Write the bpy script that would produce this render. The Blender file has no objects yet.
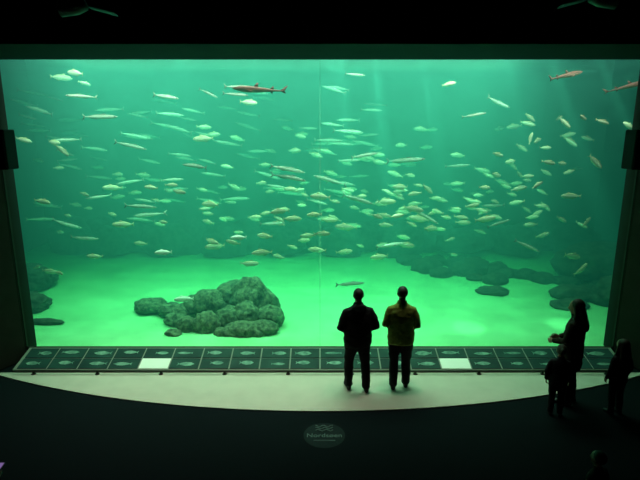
import bpy, bmesh, math, random
from mathutils import Vector, Matrix, noise
from mathutils.bvhtree import BVHTree
random.seed(7)
S=bpy.context.scene
COL=S.collection
try:
    S.view_settings.view_transform='Standard'
    S.view_settings.look='None'
except Exception as e: print(e)

# ------------------------------------------------------------ materials
def newmat(name):
    m=bpy.data.materials.new(name); m.use_nodes=True
    nt=m.node_tree; b=nt.nodes.get('Principled BSDF')
    return m,nt,b
def mat(name,col,rough=.7,metal=0,noise_amt=0.0,scale=8,col2=None,emis=None,estr=0,bump=0,spec=.5,objvar=0):
    m,nt,b=newmat(name)
    b.inputs['Roughness'].default_value=rough
    b.inputs['Metallic'].default_value=metal
    b.inputs['Specular IOR Level'].default_value=spec
    b.inputs['Base Color'].default_value=(*col,1)
    if noise_amt>0 or col2:
        tc=nt.nodes.new('ShaderNodeTexCoord'); n=nt.nodes.new('ShaderNodeTexNoise')
        n.inputs['Scale'].default_value=scale; n.inputs['Detail'].default_value=5
        nt.links.new(tc.outputs['Object'],n.inputs['Vector'])
        r=nt.nodes.new('ShaderNodeValToRGB')
        c2=col2 if col2 else tuple(c*(1-noise_amt) for c in col)
        r.color_ramp.elements[0].position=.35; r.color_ramp.elements[0].color=(*c2,1)
        r.color_ramp.elements[1].position=.65; r.color_ramp.elements[1].color=(*col,1)
        nt.links.new(n.outputs['Fac'],r.inputs['Fac'])
        src=r.outputs['Color']
        if objvar:
            oi=nt.nodes.new('ShaderNodeObjectInfo'); mr=nt.nodes.new('ShaderNodeMapRange')
            mr.inputs['To Min'].default_value=1-objvar; mr.inputs['To Max'].default_value=1
            nt.links.new(oi.outputs['Random'],mr.inputs['Value'])
            vm=nt.nodes.new('ShaderNodeVectorMath'); vm.operation='SCALE'
            nt.links.new(src,vm.inputs[0]); nt.links.new(mr.outputs[0],vm.inputs['Scale']); src=vm.outputs[0]
        nt.links.new(src,b.inputs['Base Color'])
        if bump>0:
            bp=nt.nodes.new('ShaderNodeBump'); bp.inputs['Strength'].default_value=bump; bp.inputs['Distance'].default_value=.03
            nt.links.new(n.outputs['Fac'],bp.inputs['Height']); nt.links.new(bp.outputs['Normal'],b.inputs['Normal'])
    if emis:
        b.inputs['Emission Color'].default_value=(*emis,1); b.inputs['Emission Strength'].default_value=estr
    return m

# ------------------------------------------------------------ mesh helpers
def mkobj(name,verts,faces,mats=(),midx=None,smooth=True,parent=None,loc=(0,0,0),rot=(0,0,0)):
    me=bpy.data.meshes.new(name); me.from_pydata([tuple(v) for v in verts],[],[tuple(f) for f in faces])
    for m in mats: me.materials.append(m)
    if midx is not None: me.polygons.foreach_set('material_index',midx)
    me.polygons.foreach_set('use_smooth',[smooth]*len(me.polygons))
    me.update()
    o=bpy.data.objects.new(name,me); COL.objects.link(o)
    o.location=loc; o.rotation_euler=rot
    if parent: o.parent=parent
    return o
def empty(name,loc=(0,0,0),rot=(0,0,0)):
    o=bpy.data.objects.new(name,None); COL.objects.link(o); o.location=loc; o.rotation_euler=rot; o.empty_display_size=.2
    return o
def box_geo(x0,x1,y0,y1,z0,z1):
    v=[(x0,y0,z0),(x1,y0,z0),(x1,y1,z0),(x0,y1,z0),(x0,y0,z1),(x1,y0,z1),(x1,y1,z1),(x0,y1,z1)]
    f=[(0,3,2,1),(4,5,6,7),(0,1,5,4),(1,2,6,5),(2,3,7,6),(3,0,4,7)]
    return v,f
def box(name,x0,x1,y0,y1,z0,z1,m,parent=None):
    cx,cy,cz=(x0+x1)/2,(y0+y1)/2,(z0+z1)/2
    v,f=box_geo(x0-cx,x1-cx,y0-cy,y1-cy,z0-cz,z1-cz)
    return mkobj(name,v,f,[m],smooth=False,parent=parent,loc=(cx,cy,cz))
def join(geos):
    V=[];F=[];M=[]
    for g in geos:
        v,f=g[0],g[1]; mi=g[2] if len(g)>2 else 0
        o=len(V); V+=[tuple(p) for p in v]; F+=[tuple(i+o for i in q) for q in f]
        M+=(mi if isinstance(mi,list) else [mi]*len(f))
    return V,F,M
def tube(pts,rad,n=14,ref=(0,1,0),round_cap=True):
    P=[Vector(p) for p in pts]; R=[(r,r) if not isinstance(r,tuple) else r for r in rad]
    ref=Vector(ref)
    if round_cap:
        t0=(P[0]-P[1]).normalized(); t1=(P[-1]-P[-2]).normalized()
        r0=min(R[0]);r1=min(R[-1])
        a=[(P[0]+t0*r0*k,(R[0][0]*s,R[0][1]*s)) for k,s in ((.92,.38),(.7,.71),(.38,.92))]
        b=[(P[-1]+t1*r1*k,(R[-1][0]*s,R[-1][1]*s)) for k,s in ((.38,.92),(.7,.71),(.92,.38))]
        P=[q[0] for q in a]+P+[q[0] for q in b]; R=[q[1] for q in a]+R+[q[1] for q in b]
    V=[];F=[]
    for i,p in enumerate(P):
        t=(P[min(i+1,len(P)-1)]-P[max(i-1,0)]).normalized()
        s=t.cross(ref)
        if s.length<1e-4: s=t.cross(Vector((1,0,0)))
        s.normalize(); u=s.cross(t).normalized()
        for k in range(n):
            a=2*math.pi*k/n
            V.append(p+s*math.cos(a)*R[i][0]+u*math.sin(a)*R[i][1])
    for i in range(len(P)-1):
        for k in range(n):
            k2=(k+1)%n
            F.append((i*n+k,i*n+k2,(i+1)*n+k2,(i+1)*n+k))
    F.append(tuple(reversed(range(n)))); F.append(tuple((len(P)-1)*n+k for k in range(n)))
    return V,F
def ellipsoid(c,r,nu=20,nv=14,fn=None):
    V=[];F=[]
    for j in range(nv+1):
        th=math.pi*j/nv
        if j in (0,nv): V.append(Vector((0,0,math.cos(th)))); continue
        for i in range(nu):
            a=2*math.pi*i/nu; V.append(Vector((math.sin(th)*math.cos(a),math.sin(th)*math.sin(a),math.cos(th))))
    def idx(j,i):
        if j==0: return 0
        if j==nv: return len(V)-1
        return 1+(j-1)*nu+i%nu
    for j in range(nv):
        for i in range(nu):
            if j==0: F.append((0,idx(1,i),idx(1,i+1)))
            elif j==nv-1: F.append((idx(j,i),idx(nv,0),idx(j,i+1)))
            else: F.append((idx(j,i),idx(j+1,i),idx(j+1,i+1),idx(j,i+1)))
    out=[]
    for v in V:
        q=fn(v) if fn else v
        out.append(Vector((c[0]+q.x*r[0],c[1]+q.y*r[1],c[2]+q.z*r[2])))
    return out,F
def remesh(V,F,voxel,smooth=3):
    o=mkobj('tmp',V,F)
    r=o.modifiers.new('r','REMESH'); r.mode='VOXEL'; r.voxel_size=voxel
    s=o.modifiers.new('s','SMOOTH'); s.factor=.5; s.iterations=smooth
    dg=bpy.context.evaluated_depsgraph_get(); dg.update()
    e=o.evaluated_get(dg); me=e.to_mesh()
    v=[w.co.copy() for w in me.vertices]; f=[tuple(p.vertices) for p in me.polygons]
    e.to_mesh_clear(); me=o.data; bpy.data.objects.remove(o); bpy.data.meshes.remove(me)
    return v,f

# ------------------------------------------------------------ people
def hand_geo(w,fwd,nrm,side,curl=.5):
    """w wrist, fwd along hand, nrm = palm facing dir, side = thumb side"""
    w=Vector(w);f=Vector(fwd).normalized();n=Vector(nrm);n=(n-f*n.dot(f)).normalized()
    s=f.cross(n)
    if s.dot(Vector(side))<0: s=-s
    g=[tube([w-f*.03,w,w+f*.03,w+f*.06,w+f*.088],[(.026,.022),(.027,.02),(.036,.016),(.041,.015),(.038,.012)],12,ref=n)]
    for i,(off,L) in enumerate(((.030,.070),(.010,.078),(-.010,.072),(-.029,.056))):
        p=w+f*.084+s*off; pts=[p-f*.01]; d=f.copy(); 
        a=curl*(.6+.1*i)
        for k,seg in enumerate((.45,.32,.23)):
            d=(d*math.cos(a)+n*math.sin(a)) if k==0 else (d*math.cos(a*.9)+ (n-d*n.dot(d)).normalized()*math.sin(a*.9))
            d.normalize(); p=p+d*L*seg; pts.append(p)
        g.append(tube(pts,[.0095,.0088,.008,.0068],8,ref=s))
    p=w+f*.025+s*.03
    g.append(tube([p,p+f*.025+s*.022+n*.006,p+f*.055+s*.03+n*.018,p+f*.075+s*.03+n*.028],[.013,.0115,.0095,.0075],8,ref=n))
    v,fa,_=join(g)
    return remesh(v,fa,.0045,2)

def person(name,loc,yaw,H=1.75,wide=1.0,top=None,pants=None,hairm=None,skin=None,shoe=None,hair='short',
           armL=None,armR=None,stance=.1,head_pitch=0,head_yaw=0,hood=False,bag=None,coat_len=.80,voxel=.0145,step=0.0,child=False,palm=None):
    k=H/1.75; w=wide
    aL=armL or ((-.25*w,-.04,1.13),(-.235*w,.06,.90)); aR=armR or ((.25*w,-.04,1.13),(.235*w,.06,.90))
    parts=[]
    for sx,ph in ((-1,step),(1,-step)):
        x=sx*stance
        parts.append((tube([(sx*.085,0,.95),(sx*.1,.01,.78),(x,.02+ph*.4,.5),(x*1.03,-.005+ph*.7,.33),(x*1.05,-.02+ph,.13),(x*1.05,-.015+ph,.085)],[.105*w,(.1*w,.1),.078,.078,.068,.074],14,round_cap=False),'pants'))
        xs=x*1.05
        parts.append((tube([(xs,-.075+ph,.05),(xs,-.02+ph,.055),(xs+sx*.008,.06+ph,.05),(xs+sx*.015,.15+ph,.04)],[(.038,.045),(.04,.05),(.046,.045),(.04,.032)],12,ref=(0,0,1)),'shoe'))
    parts.append((tube([(0,0,coat_len),(0,0,coat_len+.06),(0,0,1.0),(0,0,1.12),(0,-.005,1.26),(0,-.012,1.36),(0,-.012,1.425),(0,-.008,1.465),(0,0,1.50)],
        [(.19*w,.14*w),(.20*w,.15*w),(.198*w,.15*w),(.19*w,.145*w),(.20*w,.142*w),(.198*w,.128),(.165*w,.105),(.105*w,.085),(.07,.07)],24,round_cap=False),'top'))
    for A,sx in ((aL,-1),(aR,1)):
        e,wr=Vector(A[0]),Vector(A[1]); sh=Vector((sx*.158*w,-.012,1.385))
        mid=(sh+e)/2+Vector((sx*.008,0,0))
        parts.append((tube([sh-Vector((sx*.05,0,-.01)),sh,mid,e,(e+wr)/2,wr],[.06,.066,.062*w,.056*w,.05,.043],14,ref=(0.3,1,.2)),'top'))
    parts.append((tube([(0,-.005,1.46),(0,.004,1.525)],[(.085,.083),(.077,.078)],16,round_cap=False),'top'))
    if hood: parts.append((ellipsoid((0,-.095,1.47),(.12,.06,.065)),'top'))
    M=Matrix.Translation((0,.01,1.57))@Matrix.Rotation(head_yaw,4,'Z')@Matrix.Rotation(head_pitch,4,'X')@Matrix.Translation((0,-.01,-1.57))
    if child: M=M@Matrix.Translation((0,0,1.55))@Matrix.Scale(1.28,4)@Matrix.Translation((0,0,-1.55))
    def T(g): return ([M@Vector(v) for v in g[0]],g[1])
    def skull(v):
        q=v.copy()
        if v.z<0:
            q.x*=1-.28*(-v.z)**1.5; 
            if v.y>0: q.y*=1-.05*(-v.z)
            else: q.y*=1-.35*(-v.z)
        if v.y>.6: q.y=.6+(v.y-.6)*.85
        return q
    parts.append((tube([(0,-.015,1.44),(0,-.005,1.56)],[.058,.055],14),'skin'))
    head=[T(ellipsoid((0,.015,1.64),(.077,.098,.113),24,18,skull)),
          T(tube([(0,.1,1.655),(0,.112,1.635),(0,.122,1.618)],[.008,.012,.016],10)),
          T(tube([(-.03,.093,1.668),(0,.1,1.67),(.03,.093,1.668)],[.009,.01,.009],8,ref=(0,0,1))),
          T(tube([(-.02,.097,1.592),(0,.104,1.592),(.02,.097,1.592)],[.007,.009,.007],8,ref=(0,0,1))),
          T(ellipsoid((0,.083,1.553),(.024,.022,.018),12,8))]
    for sx in (-1,1): head.append(T(ellipsoid((sx*.079,.008,1.635),(.011,.02,.031),10,8)))
    for h in head: parts.append((h,'skin'))
    if hair=='short':
        parts.append((T(ellipsoid((0,-.012,1.668),(.085,.1,.101),24,16,lambda v: Vector((v.x,v.y*(1 if v.y<0 else .92),v.z if v.z>-.55 else -.55+(v.z+.55)*.3)))),'hair'))
    elif hair=='long':
        parts.append((T(ellipsoid((0,-.02,1.672),(.091,.102,.102),24,16)),'hair'))
        parts.append((T(tube([(0,-.05,1.66),(0,-.075,1.56),(0,-.10,1.45),(0,-.125,1.34),(0,-.12,1.27)],[(.088,.06),(.1,.055),(.11,.045),(.095,.035),(.06,.02)],18)),'hair'))
        for sx in (-1,1):
            parts.append((T(tube([(sx*.07,.0,1.68),(sx*.088,.0,1.56),(sx*.1,.02,1.46),(sx*.095,.06,1.38)],[.028,.03,.03,.018],10)),'hair'))
    elif hair=='bun':
        parts.append((T(ellipsoid((0,-.015,1.67),(.088,.1,.102),24,16)),'hair'))
        parts.append((T(ellipsoid((0,-.12,1.70),(.035,.035,.035),12,10)),'hair'))
    if bag:
        parts.append((tube([(.0,-.19,1.0),(0,-.205,1.16),(0,-.185,1.34)],[(.12,.06),(.135,.08),(.10,.055)],16),'pack'))
    names=['top','pants','skin','hair','shoe','pack']
    mats=[top,pants,skin,hairm,shoe,bag or top]
    V,F,_=join([p[0] for p in parts])
    rv,rf=remesh(V,F,voxel,2)
    trees=[(names.index(k2),BVHTree.FromPolygons([Vector(v) for v in g[0]],[tuple(q) for q in g[1]])) for g,k2 in parts]
    midx=[]
    for q in rf:
        c=sum((rv[i] for i in q),Vector())/len(q)
        best=9;bi=0
        for mi,t in trees:
            hit=t.find_nearest(c,best)
            if hit[0] is not None and hit[3]<best-(.0015 if mi==2 else 0): best=hit[3];bi=mi
        midx.append(bi)
    for v in rv:
        if v.z<1.5 and v.z>.08:
            d=noise.noise(Vector((v.x*9,v.y*9,v.z*16)))*.010+noise.noise(Vector((v.x*22,v.y*22,v.z*34)))*.004
            r=Vector((v.x,v.y,0)); 
            if r.length>.02: v+=r.normalized()*d
    geos=[(rv,rf,midx)]
    for A,sx in ((aL,-1),(aR,1)):
        e,wr=Vector(A[0]),Vector(A[1]); f=(wr-e).normalized()
        hv,hf=hand_geo(wr+f*.035,f,palm if (palm and sx==1) else (-sx,0,-.2),(0,0.3,1) if abs(f.z)<.7 else (-sx*0.2,1,0),.55)
        geos.append((hv,hf,2))
    em=len(mats); mats.append(EYE)
    for sx in (-1,1):
        geos.append((*T(ellipsoid((sx*.031,.092,1.648),(.0125,.010,.008),10,8)),em))
    V,F,Mi=join(geos)
    V=[Vector(v)*k for v in V]
    zmin=min(v.z for v in V)
    V=[v-Vector((0,0,zmin)) for v in V]
    return mkobj(name,V,F,mats,Mi,True,loc=loc,rot=(0,0,yaw))

EYE=mat('eye_dark',(.05,.04,.03),.2)
SKIN=mat('skin',(.45,.25,.18),.55,noise_amt=.1,scale=20,spec=.3)
HAIR_D=mat('hair_dark',(.02,.015,.012),.6,noise_amt=.5,scale=60)
HAIR_B=mat('hair_brown',(.05,.025,.018),.6,noise_amt=.5,scale=60)
BLACKCL=mat('black_jacket_cloth',(.010,.010,.012),.8,noise_amt=.4,scale=30,bump=.3,spec=.2)
OLIVE=mat('olive_jacket_cloth',(.25,.33,.06),.85,noise_amt=.3,scale=25,bump=.3,spec=.2)
TROUS=mat('dark_trousers_cloth',(.014,.014,.018),.85,noise_amt=.3,scale=40,spec=.2)
SHOE=mat('shoe_leather',(.012,.011,.011),.5,noise_amt=.2,scale=30)
BROWNCL=mat('brown_coat_cloth',(.035,.016,.013),.85,noise_amt=.4,scale=30,spec=.2)
CHILDCL=mat('child_coat_cloth',(.02,.014,.022),.85,noise_amt=.4,scale=30,spec=.2)

# ------------------------------------------------------------ hall
WALL=mat('matte_black_wall_paint',(.014,.014,.012),.9,noise_amt=.2,scale=4,bump=.05,spec=.2)
CEIL=mat('black_ceiling_paint',(.010,.010,.010),.9,noise_amt=.2,scale=3,spec=.1)
CARPET=mat('dark_teal_carpet',(.007,.012,.0145),.95,noise_amt=.35,scale=120,bump=.2,spec=.05)
PALE=mat('pale_stone_floor',(.62,.56,.48),.65,noise_amt=.08,scale=3,spec=.3)
WX=5.42; WY=8.6; WZ0=.19; WZ1=5.28
box('floor',-9,9,-3.5,WY+.3,-.25,-.02,CARPET)
n=48; R=14.2; cy=6.78+R; pts=[]
for i in range(n+1):
    x=-5.75+11.5*i/n; pts.append((x,cy-math.sqrt(R*R-x*x)))
top_=[(x,y,0) for x,y in pts]+[(5.75,7.98,0),(-5.75,7.98,0)]
N=len(top_); V=top_+[(x,y,-.0195) for x,y,_ in top_]
F=[tuple(range(N)),tuple(reversed(range(N,2*N)))]+[(i,i+N,(i+1)%N+N,(i+1)%N) for i in range(N)]
mkobj('viewing_platform',V,F,[PALE],smooth=False)
box('wall_left',-9.3,-9,-3.5,WY+.3,-.25,6.3,WALL)
box('wall_right',9,9.3,-3.5,WY+.3,-.25,6.3,WALL)
box('wall_rear',-9.3,9.3,-3.8,-3.5,-.25,6.3,WALL)
box('ceiling',-9.3,9.3,-3.8,WY+.3,6.3,6.5,CEIL)
g=[box_geo(-9,-WX,WY-.06,WY+.3,-.02,6.3),box_geo(WX,9,WY-.06,WY+.3,-.02,6.3),
   box_geo(-WX,WX,WY-1.3,WY+.3,WZ1,6.3),box_geo(-WX,WX,WY-.02,WY+.05,-.02,WZ0)]
V,F,_=join(g); mkobj('wall_front',V,F,[WALL],smooth=False)
FR=mat('dark_steel_frame',(.02,.022,.02),.7,metal=0,noise_amt=.2,scale=6,spec=.2)
def prism(name,poly,z0,z1,m):
    N=len(poly); V=[(x,y,z0) for x,y in poly]+[(x,y,z1) for x,y in poly]
    F=[tuple(reversed(range(N))),tuple(range(N,2*N))]+[(i,(i+1)%N,(i+1)%N+N,i+N) for i in range(N)]
    return mkobj(name,V,F,[m],smooth=False)
PIL=mat('pilaster_paint',(.032,.027,.022),.85,noise_amt=.2,scale=4,spec=.2)
prism('trim_1',[(-WX,8.53),(-9,8.53),(-9,7.3),(-6.0,7.3)],0,6.29,PIL)
prism('trim_2',[(WX,8.53),(6.0,7.3),(9,7.3),(9,8.53)],0,6.29,PIL)
m,nt,b=newmat('aquarium_acrylic')
nt.nodes.remove(b); out=nt.nodes['Material Output']
tr=nt.nodes.new('ShaderNodeBsdfTransparent'); gl=nt.nodes.new('ShaderNodeBsdfGlossy'); gl.inputs['Roughness'].default_value=.02
mx=nt.nodes.new('ShaderNodeMixShader'); mx.inputs[0].default_value=.02
tr.inputs['Color'].default_value=(.97,1,.985,1)
nt.links.new(tr.outputs[0],mx.inputs[1]); nt.links.new(gl.outputs[0],mx.inputs[2]); nt.links.new(mx.outputs[0],out.inputs['Surface'])
ACR=m
m,nt,b=newmat('pane_joint_clear_silicone'); nt.nodes.remove(b); out=nt.nodes['Material Output']
tr=nt.nodes.new('ShaderNodeBsdfTransparent'); tl=nt.nodes.new('ShaderNodeBsdfTranslucent'); tl.inputs['Color'].default_value=(.8,1,.85,1)
mx=nt.nodes.new('ShaderNodeMixShader'); mx.inputs[0].default_value=.22
nt.links.new(tr.outputs[0],mx.inputs[1]); nt.links.new(tl.outputs[0],mx.inputs[2]); nt.links.new(mx.outputs[0],out.inputs['Surface'])
SEAM=m
win=empty('window_1',(0,8.62,2.77))
mkobj('acrylic_pane',[(-WX,0,-2.58),(WX,0,-2.58),(WX,0,2.51),(-WX,0,2.51)],[(0,1,2,3)],[ACR],smooth=False,parent=win)
mkobj('pane_joint',[(-.009,.012,-2.56),(.009,.012,-2.56),(.009,.012,2.5),(-.009,.012,2.5)],[(0,1,2,3)],[SEAM],smooth=False,parent=win)
V,F,_=join([box_geo(-WX,WX,-.03,.0,-2.58,-2.565),box_geo(-WX,-WX+.012,-.05,0,-2.56,2.51),box_geo(WX-.012,WX,-.05,0,-2.56,2.51)])
mkobj('frame',V,F,[FR],smooth=False,parent=win)

# ------------------------------------------------------------ tank
TX=9.5; TY0=8.66; TY1=17.0; TZ=5.62
SANDZ=.10
m=bpy.data.materials.new('sea_water'); m.use_nodes=True; nt=m.node_tree; nt.nodes.clear()
out=nt.nodes.new('ShaderNodeOutputMaterial')
vs=nt.nodes.new('ShaderNodeVolumeScatter'); vs.inputs['Color'].default_value=(.15,.82,.72,1); vs.inputs['Density'].default_value=.135
vs.inputs['Anisotropy'].default_value=.1
va=nt.nodes.new('ShaderNodeVolumeAbsorption'); va.inputs['Color'].default_value=(.03,.90,.65,1); va.inputs['Density'].default_value=.27
ve=nt.nodes.new('ShaderNodeEmission'); ve.inputs['Color'].default_value=(.02,1,.8,1); ve.inputs['Strength'].default_value=.004  # faint even glow put into the water, stands for multiply scattered light
a1=nt.nodes.new('ShaderNodeAddShader'); a2=nt.nodes.new('ShaderNodeAddShader')
nt.links.new(vs.outputs[0],a1.inputs[0]); nt.links.new(va.outputs[0],a1.inputs[1]); nt.links.new(a1.outputs[0],a2.inputs[0]); nt.links.new(ve.outputs[0],a2.inputs[1])
nt.links.new(a2.outputs[0],out.inputs['Volume'])
WATER=m
tank=empty('aquarium_tank',(0,0,0))
v,f=box_geo(-TX,TX,TY0,TY1,-.3,TZ)
mkobj('water_body',v,f,[WATER],smooth=False,parent=tank)
TW=mat('tank_rock_wall',(.03,.06,.05),.9,noise_amt=.5,scale=1.2,bump=.5)
V,F,_=join([box_geo(-TX-.3,TX+.3,TY1,TY1+.3,-.6,7.2),box_geo(-TX-.3,-TX,TY0+.3,TY1,-.6,7.2),box_geo(TX,TX+.3,TY0+.3,TY1,-.6,7.2),box_geo(-TX,TX,TY0,TY1,-.6,-.35)])
mkobj('tank_walls',V,F,[TW],smooth=False,parent=tank)
nx,ny=150,70; V=[];F=[]
for j in range(ny+1):
    for i in range(nx+1):
        x=-TX+2*TX*i/nx; y=TY0+.02+(TY1-TY0-.04)*j/ny
        z=SANDZ+.06*noise.noise(Vector((x*.5,y*.7,0)))*min(1,(y-TY0)*1.2)+.02*noise.noise(Vector((x*2.5,y*5,3)))+.012*math.sin(y*9+2*noise.noise(Vector((x*.6,y*.6,5))))+.05*max(0,y-10)*.5
        V.append((x,y,z))
for j in range(ny):
    for i in range(nx):
        a=j*(nx+1)+i; F.append((a,a+1,a+nx+2,a+nx+1))
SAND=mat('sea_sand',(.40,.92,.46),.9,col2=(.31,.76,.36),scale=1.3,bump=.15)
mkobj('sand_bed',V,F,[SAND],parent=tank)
nx,ny=120,60; V=[];F=[]
for j in range(ny+1):
    for i in range(nx+1):
        x=-TX+2*TX*i/nx; y=TY0+.05+(TY1-TY0-.1)*j/ny
        z=5.56+.05*noise.noise(Vector((x*1.3,y*2.2,7)))+.02*noise.noise(Vector((x*4,y*6,1)))
        V.append((x,y,z))
for j in range(ny):
    for i in range(nx):
        a=j*(nx+1)+i; F.append((a,a+1,a+nx+2,a+nx+1))
m,nt,b=newmat('water_surface'); nt.nodes.remove(b); out=nt.nodes['Material Output']
tr=nt.nodes.new('ShaderNodeBsdfTransparent'); gl=nt.nodes.new('ShaderNodeBsdfGlossy'); gl.inputs['Roughness'].default_value=.15; gl.inputs['Color'].default_value=(.5,.8,.65,1)
tl=nt.nodes.new('ShaderNodeBsdfTranslucent'); tl.inputs['Color'].default_value=(.5,.9,.7,1)
mx=nt.nodes.new('ShaderNodeMixShader'); mx.inputs[0].default_value=.2; mx2=nt.nodes.new('ShaderNodeMixShader'); mx2.inputs[0].default_value=.12
nt.links.new(gl.outputs[0],mx2.inputs[1]); nt.links.new(tl.outputs[0],mx2.inputs[2])
nt.links.new(tr.outputs[0],mx.inputs[1]); nt.links.new(mx2.outputs[0],mx.inputs[2]); nt.links.new(mx.outputs[0],out.inputs['Surface'])
mkobj('water_surface',V,F,[m],parent=tank)

ROCK=mat('encrusted_rock',(.19,.25,.14),.9,col2=(.028,.042,.026),scale=13,bump=1.0)
ROCKD=mat('dark_reef_rock',(.08,.11,.075),.95,col2=(.02,.027,.02),scale=7,bump=.8)
def boulder(c,r,seed,sub=5):
    bm=bmesh.new(); bmesh.ops.create_icosphere(bm,subdivisions=sub,radius=1)
    off=Vector((seed*3.1,seed*1.7,seed*.9))
    V=[]
    for v in bm.verts:
        n1=v.co.normalized(); 
        s=1+.20*noise.noise(n1*1.3+off)+.13*noise.noise(n1*3+off)+.07*noise.noise(n1*7+off)+.04*abs(noise.noise(n1*16+off))
        q=n1*s
        if q.z<-.55: q.z=-.55+(q.z+.55)*.2
        V.append(Vector((c[0]+q.x*r[0],c[1]+q.y*r[1],c[2]+q.z*r[2])))
    F=[tuple(w.index for w in f.verts) for f in bm.faces]; bm.free()
    return V,F
def rockpile(name,lst,m,sub=5):
    V,F,_=join([boulder(c,r,i+len(name)+random.random()*5,sub) for i,(c,r) in enumerate(lst)])
    return mkobj(name,V,F,[m])
rr=random.Random(5)
extra=[((rr.uniform(-3.2,-1.1),rr.uniform(9.35,10.2),.15),(rr.uniform(.1,.18),rr.uniform(.1,.16),rr.uniform(.07,.12))) for _ in range(8)]
rockpile('boulder_pile',[((-1.50,10.35,.50),(.44,.42,.50)),((-1.2,10.3,.40),(.32,.32,.36)),((-1.95,10.6,.44),(.38,.4,.40)),((-2.4,10.35,.40),(.38,.35,.34)),((-2.75,10.45,.30),(.30,.3,.27)),((-3.0,10.3,.22),(.24,.26,.18)),((-3.85,10.75,.22),(.36,.3,.18)),((-3.35,10.55,.2),(.26,.26,.15)),
  ((-2.30,9.6,.26),(.26,.24,.24)),((-2.72,9.65,.20),(.22,.2,.17)),((-1.55,9.45,.19),(.38,.26,.16)),((-1.15,9.55,.19),(.30,.24,.15)),((-1.05,9.9,.27),(.28,.28,.25)),((-3.05,9.98,.18),(.25,.22,.15)),((-1.9,9.85,.27),(.29,.26,.25)),((-1.85,9.4,.15),(.18,.16,.11)),((-1.55,9.9,.34),(.29,.26,.27))]+extra,ROCK,4)
rk=[]
for i in range(34):
    t=rr.random(); x=2.6+5.0*t; y=14.2-3.0*t+rr.uniform(-.6,.9); s=rr.uniform(.22,.5)
    rk.append(((x,y,.12+.05*max(0,y-10)*.5+s*.12),(s,s*.8,s*rr.uniform(.4,.7))))
rk+=[((4.3,11.9,.18),(.4,.3,.12)),((5.75,10.9,.18),(.4,.3,.13)),((7.2,11.2,.4),(.7,.6,.35)),((7.6,13,.6),(1.2,.9,.6))]
rockpile('dark_reef',rk,ROCKD,4)
rockpile('dark_reef.001',[((-6.6,10.8,.25),(.45,.35,.25)),((-7.4,12.2,.4),(.7,.5,.35)),((-8,11.3,.5),(.8,.7,.5)),((-5.85,9.95,.15),(.42,.1,.07))],ROCKD)
rockpile('dark_reef.002',[((-8+i*.62,15.9+.5*math.sin(i*2.1),.6),(.75,.6,.4+.3*rr.random())) for i in range(27)],ROCKD,4)

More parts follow.
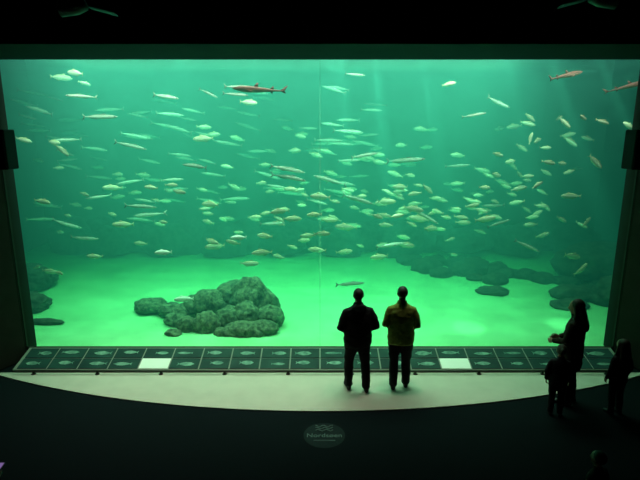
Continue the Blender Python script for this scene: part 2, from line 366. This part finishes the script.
# ------------------------------------------------------------ fish
def fish_mesh(name,L2H,mats,bend=0.0,kind='s'):
    H=1/L2H; Wd=H*.55
    prof=[(.5,.02),(.47,.28),(.42,.55),(.34,.8),(.22,.97),(.08,1),(-.08,.92),(-.2,.72),(-.3,.45),(-.37,.24),(-.41,.17)]
    if kind=='shark': prof=[(.5,.05),(.47,.35),(.42,.62),(.34,.85),(.22,1),(.08,.98),(-.08,.75),(-.2,.5),(-.3,.35),(-.38,.25),(-.44,.18),(-.48,.1)]
    n=12; V=[];F=[];M=[]
    for x,h in prof:
        for k in range(n):
            a=2*math.pi*k/n
            V.append(Vector((x,math.cos(a)*Wd/2*h**.8*(1.5 if kind=='shark' else 1),math.sin(a)*H/2*h)))
    for i in range(len(prof)-1):
        for k in range(n):
            k2=(k+1)%n; F.append((i*n+k,(i+1)*n+k,(i+1)*n+k2,i*n+k2))
            am=2*math.pi*(k+.5)/n; M.append(0 if math.sin(am)>(-.2 if kind=='shark' else .3) else 1)
    F.append(tuple(range(n)));M.append(0); F.append(tuple(reversed(range((len(prof)-1)*n,len(prof)*n))));M.append(0)
    def fin(poly,th=.004,y=0,rot=None):
        o=len(V); N=len(poly)
        for s in (-1,1):
            for (x,z) in poly:
                p=Vector((x,0,z))
                if rot: p=Vector((x,y+rot[0]*abs(z-rot[2]),rot[2]+(z-rot[2])*rot[1]))
                V.append(p+Vector((0,s*th/2,0)))
        F.append(tuple(range(o,o+N)));M.append(2); F.append(tuple(reversed(range(o+N,o+2*N))));M.append(2)
        for i in range(N):
            j=(i+1)%N; F.append((o+i,o+N+i,o+N+j,o+j));M.append(2)
    h=H/2
    if kind=='shark':
        fin([(-.42,.01),(-.5,.075),(-.56,.11),(-.53,.05),(-.5,.0),(-.53,-.05),(-.47,-.03),(-.43,-.01)])
        fin([(.10,h*.9),(.03,h*.9+.075),(.0,h*.9+.07),(.01,h*.8)])
        fin([(-.22,h*.45),(-.27,h*.45+.05),(-.30,h*.45+.04),(-.285,h*.35)])
        fin([(-.22,-h*.4),(-.27,-h*.4-.04),(-.28,-h*.35)])
        for sy in (-1,1):
            o=len(V)
            for p in [(.25,sy*.03,-.02),(.13,sy*.15,-.04),(.09,sy*.14,-.045),(.14,sy*.03,-.02)]:
                V.append(Vector(p)); 
            for p in [(.25,sy*.03,-.028),(.13,sy*.15,-.045),(.09,sy*.14,-.05),(.14,sy*.03,-.028)]: V.append(Vector(p))
            F.append((o,o+1,o+2,o+3));F.append((o+7,o+6,o+5,o+4));M+=[2,2]
            for i in range(4): F.append((o+i,o+4+i,o+4+(i+1)%4,o+(i+1)%4));M.append(2)
    else:
        tl=.5*max(h,.1)*1.6
        fin([(-.39,h*.12),(-.44,tl*.6),(-.5,tl*1.15),(-.465,tl*.3),(-.45,0),(-.465,-tl*.3),(-.5,-tl*1.15),(-.44,-tl*.6),(-.39,-h*.12)])
        fin([(.2,h*.9),(.14,h*1.45),(.06,h*1.3),(.0,h*1.1),(-.12,h*1.0),(-.28,h*.62),(-.32,h*.38),(-.15,h*.7),(.05,h*.9)])
        fin([(-.05,-h*.85),(-.1,-h*1.25),(-.2,-h*.85),(-.31,-h*.55),(-.31,-h*.38),(-.15,-h*.7)])
        for sy in (-1,1):
            fin([(.22,-h*.15),(.12,-h*.45),(.06,-h*.55),(.12,-h*.1)],y=sy*Wd*.42,rot=(sy*.5,1,-h*.15))
    for sy in (-1,1):
        ev,ef=ellipsoid((.43,sy*Wd*.31,h*.18),(.016,.008,.016),8,6)
        o=len(V); V+=ev; F+=[tuple(i+o for i in q) for q in ef]; M+=[3]*len(ef)
    for v in V:
        t=(.2-v.x); 
        if t>0: v.y+=bend*t*t
    me=bpy.data.meshes.new(name); me.from_pydata([tuple(v) for v in V],[],F)
    for mm in mats: me.materials.append(mm)
    me.polygons.foreach_set('material_index',M); me.polygons.foreach_set('use_smooth',[True]*len(F)); me.update()
    return me
F_BACK=mat('fish_back',(.60,.58,.36),.4,noise_amt=.3,scale=10,objvar=.55); F_BELLY=mat('fish_belly',(1,.94,.76),.35,noise_amt=.08,scale=8,objvar=.4)
F_PALE=mat('pale_fish_skin',(1,.98,.92),.35)
F_FIN=mat('fish_fin',(.6,.58,.36),.5); F_EYE=mat('fish_eye',(.02,.02,.02),.2)
M_BACK=mat('mackerel_back',(.55,.65,.55),.4,col2=(.16,.22,.18),scale=18,objvar=.6); M_BELLY=mat('mackerel_belly',(.95,.95,.88),.3,noise_amt=.1,scale=8,objvar=.5)
SH_BACK=mat('dogfish_skin',(.14,.045,.034),.6,col2=(.08,.026,.022),scale=14); SH_BELLY=mat('dogfish_belly',(.45,.26,.20),.6)
scad=[fish_mesh('scad_mesh',3.6,[F_BACK,F_BELLY,F_FIN,F_EYE],b) for b in (-.35,0,.35)]
pale=[fish_mesh('pale_fish_mesh',3.4,[F_PALE,F_PALE,F_PALE,F_EYE],0)]
mack=[fish_mesh('mackerel_mesh',9.0,[M_BACK,M_BELLY,M_BACK,F_EYE],b) for b in (-.5,0,.5)]
def put(name,me,x,y,z,L,tilt,d,yaw,parent=None):
    o=bpy.data.objects.new(name,me); COL.objects.link(o)
    o.location=(x,y,z); o.scale=(L,L,L)
    o.rotation_euler=(0,-math.radians(tilt)*d,math.radians(yaw)+(0 if d>0 else math.pi))
    if parent: o.parent=parent
    return o
SC="""-2.38 3.94 .5 2 -1;-4.4 2.92 .46 -3 -1;-5.45 2.74 .42 -8 1;-3.35 3 .34 -5 -1;-2.8 2.92 .36 -6 1;-3 3.03 .3 0 1;-2.2 2.65 .53 2 -1;-1.4 2.28 .31 0 1;-.8 2.55 .43 5 -1;-.6 2.9 .37 0 -1;-.57 2.34 .45 0 1;-1.1 2.05 .42 0 -1
-1.82 1.83 .38 -10 -1;-2.18 1.94 .45 -4 1;-2.2 1.72 .53 -3 -1;-1.17 1.72 .49 0 -1;-1.47 1.39 .46 0 1;-.25 1.94 .4 4 -1;-.36 1.79 .39 -5 1;-.06 1.66 .46 -2 -1;.04 2.09 .39 0 1;.19 2.3 .4 -5 1;-.12 2.49 .36 0 -1;0 2.8 .47 -5 -1
.55 2.09 .55 -3 -1;.53 1.52 .43 5 1;1.25 1.5 .51 0 -1;1.84 1.7 .47 -8 1;1.34 2.7 .46 4 1;1.7 2.94 .46 -4 -1;1.36 2.34 .37 -6 1;1.9 2.55 .5 -6 1;2.12 2.26 .54 -10 -1;2.33 2.08 .47 -5 1;2.27 2.9 .35 -40 1;1.43 2.1 .37 0 -1
1.53 2.45 .33 8 1;1.15 2.42 .3 -20 1;2 2.8 .34 10 -1;3.1 2.62 .33 10 1;3.3 2.38 .47 12 1;3 2.3 .35 -8 1;3.55 3.64 .3 -15 1;3.67 3.2 .38 -12 1;3.35 2.97 .32 -4 1;4.15 2.92 .38 15 1;4.22 3.07 .3 30 1;4.35 3.17 .28 5 1
4.75 3.75 .29 0 1;4.7 4.25 .36 -40 1;4.95 4.35 .32 -15 1;4.45 3.5 .34 -10 1;4.85 3.46 .32 -5 1;5.3 3.52 .42 -45 1;5 2.83 .45 0 -1;5.55 2.24 .33 45 1;5.2 2.24 .3 -30 1;5.4 1.48 .53 -12 1;5.5 1.25 .45 38 1;6.2 1.4 .27 30 1
5.35 4.27 .3 -20 1;4.25 3.95 .3 70 1;-4.6 1.6 .37 -4 -1;-5.3 1.26 .33 3 -1;-5.75 1.18 .42 -5 1;-6.2 1.18 .24 20 1;-4 2.24 .48 -4 -1;-3.25 2.26 .31 0 1;-5.15 3.72 .38 -45 1;-5.4 3.87 .42 -5 1;-5.9 3.92 .38 -15 1
-5 5.25 .44 -8 -1;-5 5.08 .3 -15 1;-5.5 5.2 .5 -4 1;-1.44 4.66 .44 -5 1;6.1 4.18 .36 -35 -1;2.45 4.97 .33 10 1"""
MK="""-2.44 3.42 .66 -4 -1;.92 3.6 .62 8 1;.62 1.03 .66 -2 1;1.44 1.83 .7 3 1;.7 5.2 .42 -6 1;1.75 3.5 .85 5 1;3.85 2.15 .52 20 1;4.2 1.82 .56 -24 1;3 4.4 .46 10 1;-3 4.75 .64 -8 1;-4.35 4.37 .78 0 1;-4.5 4.74 .55 -2 -1
-2.25 4.84 .42 -25 1;-.64 3.36 .75 -12 1;-.6 3.2 .7 -10 1;-3.9 3.8 .66 -14 1;-3.65 2.6 .66 -4 1;-4.95 1.9 .6 -4 1;.73 2.77 .75 -18 1;2.15 2.4 .62 -28 1;-1.6 4.94 .62 0 1;-1.65 4.8 .5 -5 1"""
sch=empty('scad_school',(0,10.3,2.5)); mch=empty('mackerel_school',(0,10.5,3)); 
i=0
for r in SC.replace("\n",";").split(";"):
    x,z,L,t,d=map(float,r.split()); i+=1
    put('scad_%d'%i,random.choice(scad),x,random.uniform(-.6,.4)+(.5 if z>5 else 0),z-2.5,L*.87,t,int(d),random.uniform(-30,30),sch)
for (x,z,L) in ((-1.6,2.05,.32),(-3.1,1.75,.34),(-2.75,.78,.4)):
    i+=1; put('scad_%d'%i,pale[0],x,-.7,z-2.5,L,0,-1,10,sch)
i=0
for r in MK.replace("\n",";").split(";"):
    x,z,L,t,d=map(float,r.split()); i+=1
    put('mackerel_%d'%i,random.choice(mack),x,random.uniform(-.8,.1),z-3,L,t,int(d),random.uniform(-25,25),mch)
for k in range(60):
    y=random.uniform(10.6,12.2); x=random.gauss(1.7,1.6)*y/11; z=random.gauss(2.35,.5); i+=1
    put('mid_scad_%d'%i,random.choice(scad),x,y-10.3,z-2.5,random.uniform(.24,.36),random.uniform(-25,15),random.choice((1,1,-1)),random.uniform(-35,35),sch)
for k in range(20):
    y=random.uniform(10.6,12.2); x=random.uniform(3.4,6)*y/11; z=random.uniform(1.8,4.4); i+=1
    put('mid_scad_%d'%i,random.choice(scad),x,y-10.3,z-2.5,random.uniform(.26,.36),random.uniform(-45,30),random.choice((1,1,-1)),random.uniform(-30,30),sch)
for k in range(22):
    y=random.uniform(10.6,12.6); x=random.uniform(-6,-.5)*y/11; z=random.uniform(1.5,3.4); i+=1
    put('mid_scad_%d'%i,random.choice(scad),x,y-10.3,z-2.5,random.uniform(.24,.34),random.uniform(-15,8),random.choice((1,-1)),random.uniform(-30,30),sch)
for k in range(18):
    y=random.uniform(10.4,12.0); x=random.uniform(-6,4.5)*y/11; z=random.uniform(2.0,5.0); i+=1
    put('mid_mackerel_%d'%i,random.choice(mack),x,y-10.5,z-3,random.uniform(.5,.75),random.uniform(-18,8),random.choice((1,1,-1)),random.uniform(-20,20),mch)
for k in range(80):
    y=random.uniform(12,15); x=random.gauss(1.2,3.0)*y/12; z=random.uniform(1.5,4.2); i+=1
    put('far_scad_%d'%i,random.choice(scad),x,y-10.3,z-2.5,random.uniform(.3,.42),random.uniform(-20,10),random.choice((1,1,-1)),random.uniform(-30,30),sch)
for k in range(85):
    y=random.uniform(12.2,15.5); x=random.uniform(-7.5,1.5)*y/13; z=random.uniform(1.8,5.2); i+=1
    put('far_mackerel_%d'%i,random.choice(mack),x,y-10.5,z-3,random.uniform(.5,.8),random.uniform(-18,6),random.choice((1,1,-1)),random.uniform(-25,25),mch)
shm=[fish_mesh('dogfish_mesh',8.0,[SH_BACK,SH_BELLY,SH_BACK,F_EYE],b,'shark') for b in (.25,-.2)]
put('dogfish_shark',shm[0],-1.1,9.3,4.82,.92,-3,-1,8)
put('dogfish_shark.001',shm[1],4.45,9.5,5.08,.75,12,1,15)
put('dogfish_shark.002',shm[0],5.5,9.3,4.88,.7,15,1,-15)

# ------------------------------------------------------------ information desk
DESK=mat('desk_laminate',(.26,.27,.23),.6,noise_amt=.1,scale=5,spec=.2)
PAN=mat('info_panel_print',(.010,.03,.028),.5,col2=(.015,.055,.045),scale=2.5,emis=(.01,.05,.04),estr=.15,spec=.1)
PANW=mat('info_panel_white',(.75,.78,.7),.4,emis=(.7,.8,.65),estr=.12)
PANF=mat('info_panel_fish_print',(.25,.42,.33),.5,col2=(.08,.18,.15),scale=9,spec=.1)
desk=empty('information_desk',(0,0,0))
y0,z0,y1,z1=8.0,.05,8.56,.205
L=math.hypot(y1-y0,z1-z0); ang=math.atan2(z1-z0,y1-y0)
V=[];pr=[(y0,0.001),(y0,z0),(y1,z1),(y1,0.001)]
for x in (-5.35,5.35):
    for (y,z) in pr: V.append((x,y,z))
F=[(3,2,1,0),(4,5,6,7)]+[(i,(i+1)%4,(i+1)%4+4,i+4) for i in range(4)]
mkobj('desk_body',V,F,[DESK],smooth=False,parent=desk)
fs=[];ps=[];ws=[]
ncol=20; cw=10.6/ncol
def onplane(x,s,h):
    return (x,y0+s*math.cos(ang)-h*math.sin(ang),z0+s*math.sin(ang)+h*math.cos(ang))
rs=random.Random(3)
for r in range(2):
    for c in range(ncol):
        xa=-5.3+c*cw+.012; xb=xa+cw-.024; sa=.02+r*(L-.03)/2; sb=sa+(L-.03)/2-.022
        P=[onplane(x,s,h) for h in (.0,.012) for (x,s) in ((xa,sa),(xb,sa),(xb,sb),(xa,sb))]
        Fq=[(0,3,2,1),(4,5,6,7),(0,1,5,4),(1,2,6,5),(2,3,7,6),(3,0,4,7)]
        white=(c==4 and r==0) or (c==14 and r==0)
        (ws if white else ps).append((P,Fq))
        if not white:
            cx=(xa+xb)/2+rs.uniform(-.06,.06); cs=(sa+sb)/2+rs.uniform(-.02,.02); a=rs.uniform(.10,.17); hh=rs.uniform(.03,.06)
            pl=[(a,0),(a*.6,hh*.8),(0,hh),(-a*.5,hh*.6),(-a*.75,hh*.15),(-a,hh*.8),(-a*.9,0),(-a,-hh*.8),(-a*.75,-hh*.15),(-a*.5,-hh*.6),(0,-hh),(a*.6,-hh*.8)]
            sg=rs.choice((-1,1)); N=len(pl)
            Q=[onplane(cx+sg*u,cs+v,h) for h in (.012,.0145) for (u,v) in pl]
            fs.append((Q,[tuple(range(N,2*N)),tuple(reversed(range(N)))]+[(i,(i+1)%N,(i+1)%N+N,i+N) for i in range(N)]))
for nm,gg,mm in (('panels',ps,PAN),('white_panels',ws,PANW),('fish_prints',fs,PANF)):
    V,F,_=join(gg); mkobj(nm,V,F,[mm],smooth=False,parent=desk)
RAIL=mat('foot_rail_steel',(.05,.05,.045),.35,metal=.8)
v,f=tube([(-5.3,7.93,.06),(5.3,7.93,.06)],[.014,.014],10,ref=(0,0,1)); mkobj('foot_rail',v,f,[RAIL],parent=desk)
gg=[]
for k in range(10):
    x=-4.95+k*1.1; gg.append(tube([(x,7.93,.001),(x,7.93,.05)],[.022,.018],10,round_cap=False)); gg.append(tube([(x,7.93,.001),(x,7.93,.010)],[.04,.04],12,round_cap=False))
V,F,_=join(gg); mkobj('foot_rail_posts',V,F,[RAIL],parent=desk)

# ------------------------------------------------------------ fixtures
BLK=mat('black_plastic',(.008,.008,.009),.7,spec=.15)
GRL=mat('speaker_grille',(.012,.012,.013),.8,noise_amt=.5,scale=150,spec=.1)
for nm,sx in (('wall_speaker',-1),('wall_speaker.001',1)):
    e=empty(nm,(sx*5.04,8.05,3.82))
    o=mkobj('cabinet',*box_geo(-.15,.15,-.15,.15,-.31,.31),[BLK],smooth=False,parent=e); b=o.modifiers.new('b','BEVEL'); b.width=.02; b.segments=2
    mkobj('grille',*box_geo(-.13,.13,-.165,-.145,-.28,.28),[GRL],smooth=False,parent=e)
    x0,x1=sorted((sx*.14,sx*.60))
    mkobj('bracket',*box_geo(x0,x1,-.03,.03,-.04,.04),[BLK],smooth=False,parent=e)
FIX=mat('lamp_housing',(.05,.075,.08),.5,metal=.2)
def lampfix(nm,x,y,z,rz):
    e=empty(nm,(x,y,z),(0,0,rz))
    v,f=tube([(-.28,0,0),(-.1,0,.03),(.0,0,.05)],[.085,.085,.06],18,ref=(0,0,1),round_cap=False); mkobj('lamp_body',v,f,[FIX],parent=e)
    v,f=tube([(.05,0,.02),(.3,0,-.04)],[(.1,.012),(.12,.012)],12,ref=(0,0,1)); mkobj('barn_door',v,f,[FIX],parent=e)
    v,f=tube([(-.1,0,.03),(-.1,0,.2),(-.1,0,6.3-z-.0)],[.02,.015,.015],8,ref=(0,1,0),round_cap=False); mkobj('stem',v,f,[FIX],parent=e)
    mkobj('clamp',*box_geo(-.17,-.03,-.04,.04,.12,.2),[FIX],smooth=False,parent=e)
lampfix('ceiling_spotlight',-2.56,5.9,5.42,.1)
lampfix('ceiling_spotlight.001',2.95,5.9,5.5,math.pi-.1)

EM=mat('emblem_print',(.013,.025,.027),.8,noise_amt=.2,scale=20,spec=.1); EMT=mat('emblem_lettering',(.13,.20,.19),.7,spec=.1)
emb=empty('floor_emblem',(.06,6.2,-.0195))
v=[(0.29*math.cos(2*math.pi*i/48),.29*math.sin(2*math.pi*i/48),.002) for i in range(48)]
mkobj('disc',v,[tuple(range(48))],[EM],smooth=False,parent=emb)
cu=bpy.data.curves.new('lettering','FONT'); cu.body='Nordsøen'; cu.size=.12; cu.align_x='CENTER'; cu.extrude=.001
o=bpy.data.objects.new('lettering',cu); COL.objects.link(o); o.parent=emb; o.location=(0,-.05,.004); cu.materials.append(EMT)
gg=[]
for k in range(3):
    gg.append(tube([(-.12+.03*i,.11+.05*k+.02*math.sin(i*1.6+k),.004) for i in range(9)],[.007]*9,6,ref=(0,0,1)))
gg.append(tube([(-.14+.04*i,-.13,.004) for i in range(8)],[.008]*8,6,ref=(0,0,1)))
V,F,_=join(gg); mkobj('waves',V,F,[EMT],parent=emb)

# ------------------------------------------------------------ people
person('man_black_jacket',(.60,7.42,0),.12,1.72,1.16,BLACKCL,TROUS,HAIR_D,SKIN,SHOE,hair='short',stance=.13,head_pitch=.05,head_yaw=-.1,hood=True,step=.06,
   armL=((-.285,-.06,1.13),(-.20,.16,1.0)),armR=((.285,-.06,1.13),(.20,.16,1.0)))
person('person_olive_jacket',(1.30,7.5,0),-.1,1.72,1.10,OLIVE,TROUS,HAIR_D,SKIN,SHOE,hair='short',stance=.1,head_pitch=-.1,head_yaw=.15,step=-.05,coat_len=.80,
   armL=((-.255,-.05,1.13),(-.16,.18,1.03)),armR=((.255,-.05,1.13),(.16,.18,1.03)))
person('woman_long_hair',(3.84,7.05,-.02),.75,1.68,1.0,BROWNCL,TROUS,HAIR_B,SKIN,SHOE,hair='long',stance=.09,head_yaw=.2,head_pitch=-.15,coat_len=.62,
   armL=((-.25,.02,1.14),(-.14,.24,1.05)),armR=((.25,.0,1.14),(.14,.24,1.05)))
person('child_dark_coat',(4.40,6.75,-.02),.2,1.15,1.04,CHILDCL,TROUS,HAIR_B,SKIN,SHOE,hair='long',stance=.1,voxel=.018,child=True)
person('child_dark_coat.001',(3.50,6.72,-.02),-.3,1.08,1.08,CHILDCL,TROUS,HAIR_B,SKIN,SHOE,hair='bun',stance=.1,voxel=.018,child=True)
person('child_brown_coat',(2.80,4.42,-.02),.5,.98,1.1,BROWNCL,TROUS,HAIR_B,SKIN,SHOE,hair='short',stance=.1,voxel=.018,child=True)
pv=person('visitor_with_phone',(-3.08,3.5,-.02),0,1.68,1.0,BLACKCL,TROUS,HAIR_D,SKIN,SHOE,hair='short',stance=.1,head_pitch=-.3,voxel=.018,
   armR=((.25,.04,1.13),(.21,.29,1.19)),palm=(0,-.35,1))
PH=mat('phone_body',(.02,.02,.022),.3); PS=mat('phone_screen',(.1,.05,.15),.2,emis=(.40,.25,.65),estr=.45)
ph=empty('smartphone',(-2.865,3.885,1.20),(math.radians(12),0,0))
o=mkobj('case',*box_geo(-.034,.034,-.070,.070,-.004,.004),[PH],smooth=False,parent=ph); b=o.modifiers.new('b','BEVEL'); b.width=.003; b.segments=2
mkobj('screen',*box_geo(-.030,.030,-.064,.064,.0041,.0048),[PS],smooth=False,parent=ph)

# ------------------------------------------------------------ lights
def light(name,kind,loc,rot,energy,col,**kw):
    l=bpy.data.lights.new(name,kind); l.energy=energy; l.color=col
    for k,v in kw.items(): setattr(l,k,v)
    o=bpy.data.objects.new(name,l); COL.objects.link(o); o.location=loc; o.rotation_euler=rot; return o
WC=(.76,1,.74)
light('tank_flood_lamp','AREA',(-.6,11.2,6.6),(0,0,0),800,WC,shape='RECTANGLE',size=10.0,size_y=3.6,spread=math.radians(90))
light('added_front_fill','AREA',(0,9.0,6.1),(math.radians(28),0,0),270,(1,1,.80),shape='RECTANGLE',size=12,size_y=.25,spread=math.radians(120))  # unseen fill light added behind the header to brighten the fish sides
for i,(x,y,e,rx,ry,sz) in enumerate(((-5,10.9,200,0,0,40),(-2.8,10.9,280,.1,.1,34),(.2,10.6,420,0,-.05,28),(.35,9.6,2800,.04,-.06,7),(.9,9.7,3700,.02,-.13,8),(1.7,9.8,2800,0,-.22,7),(3.2,9.8,2300,.03,-.30,7),(4.0,10.0,2300,.0,-.42,8),(4.9,10.2,1800,.0,-.52,8),(-1.2,9.9,1600,.0,.05,8))):
    light('tank_spot_lamp_%d'%i,'SPOT',(x,y,6.3),(rx,ry,0),e,WC,spot_size=math.radians(sz),spot_blend=.8,shadow_soft_size=.05)
light('hall_downlight_1','SPOT',(-2.2,7.75,5.24),(-.06,.03,0),330,(1,.88,.74),spot_size=math.radians(80),spot_blend=1,shadow_soft_size=.1)
light('hall_downlight_2','SPOT',(1.3,7.75,5.24),(-.06,0,0),150,(1,.88,.74),spot_size=math.radians(66),spot_blend=1,shadow_soft_size=.1)
w=bpy.data.worlds.new('World'); S.world=w; w.use_nodes=True
w.node_tree.nodes['Background'].inputs[0].default_value=(.02,.025,.03,1); w.node_tree.nodes['Background'].inputs[1].default_value=.05

# ------------------------------------------------------------ camera
c=bpy.data.cameras.new('camera'); c.sensor_width=36; c.lens=28.125; c.clip_end=100
o=bpy.data.objects.new('camera',c); COL.objects.link(o); o.location=(0,0,4.15); o.rotation_euler=(math.radians(77.4),0,0)
S.camera=o
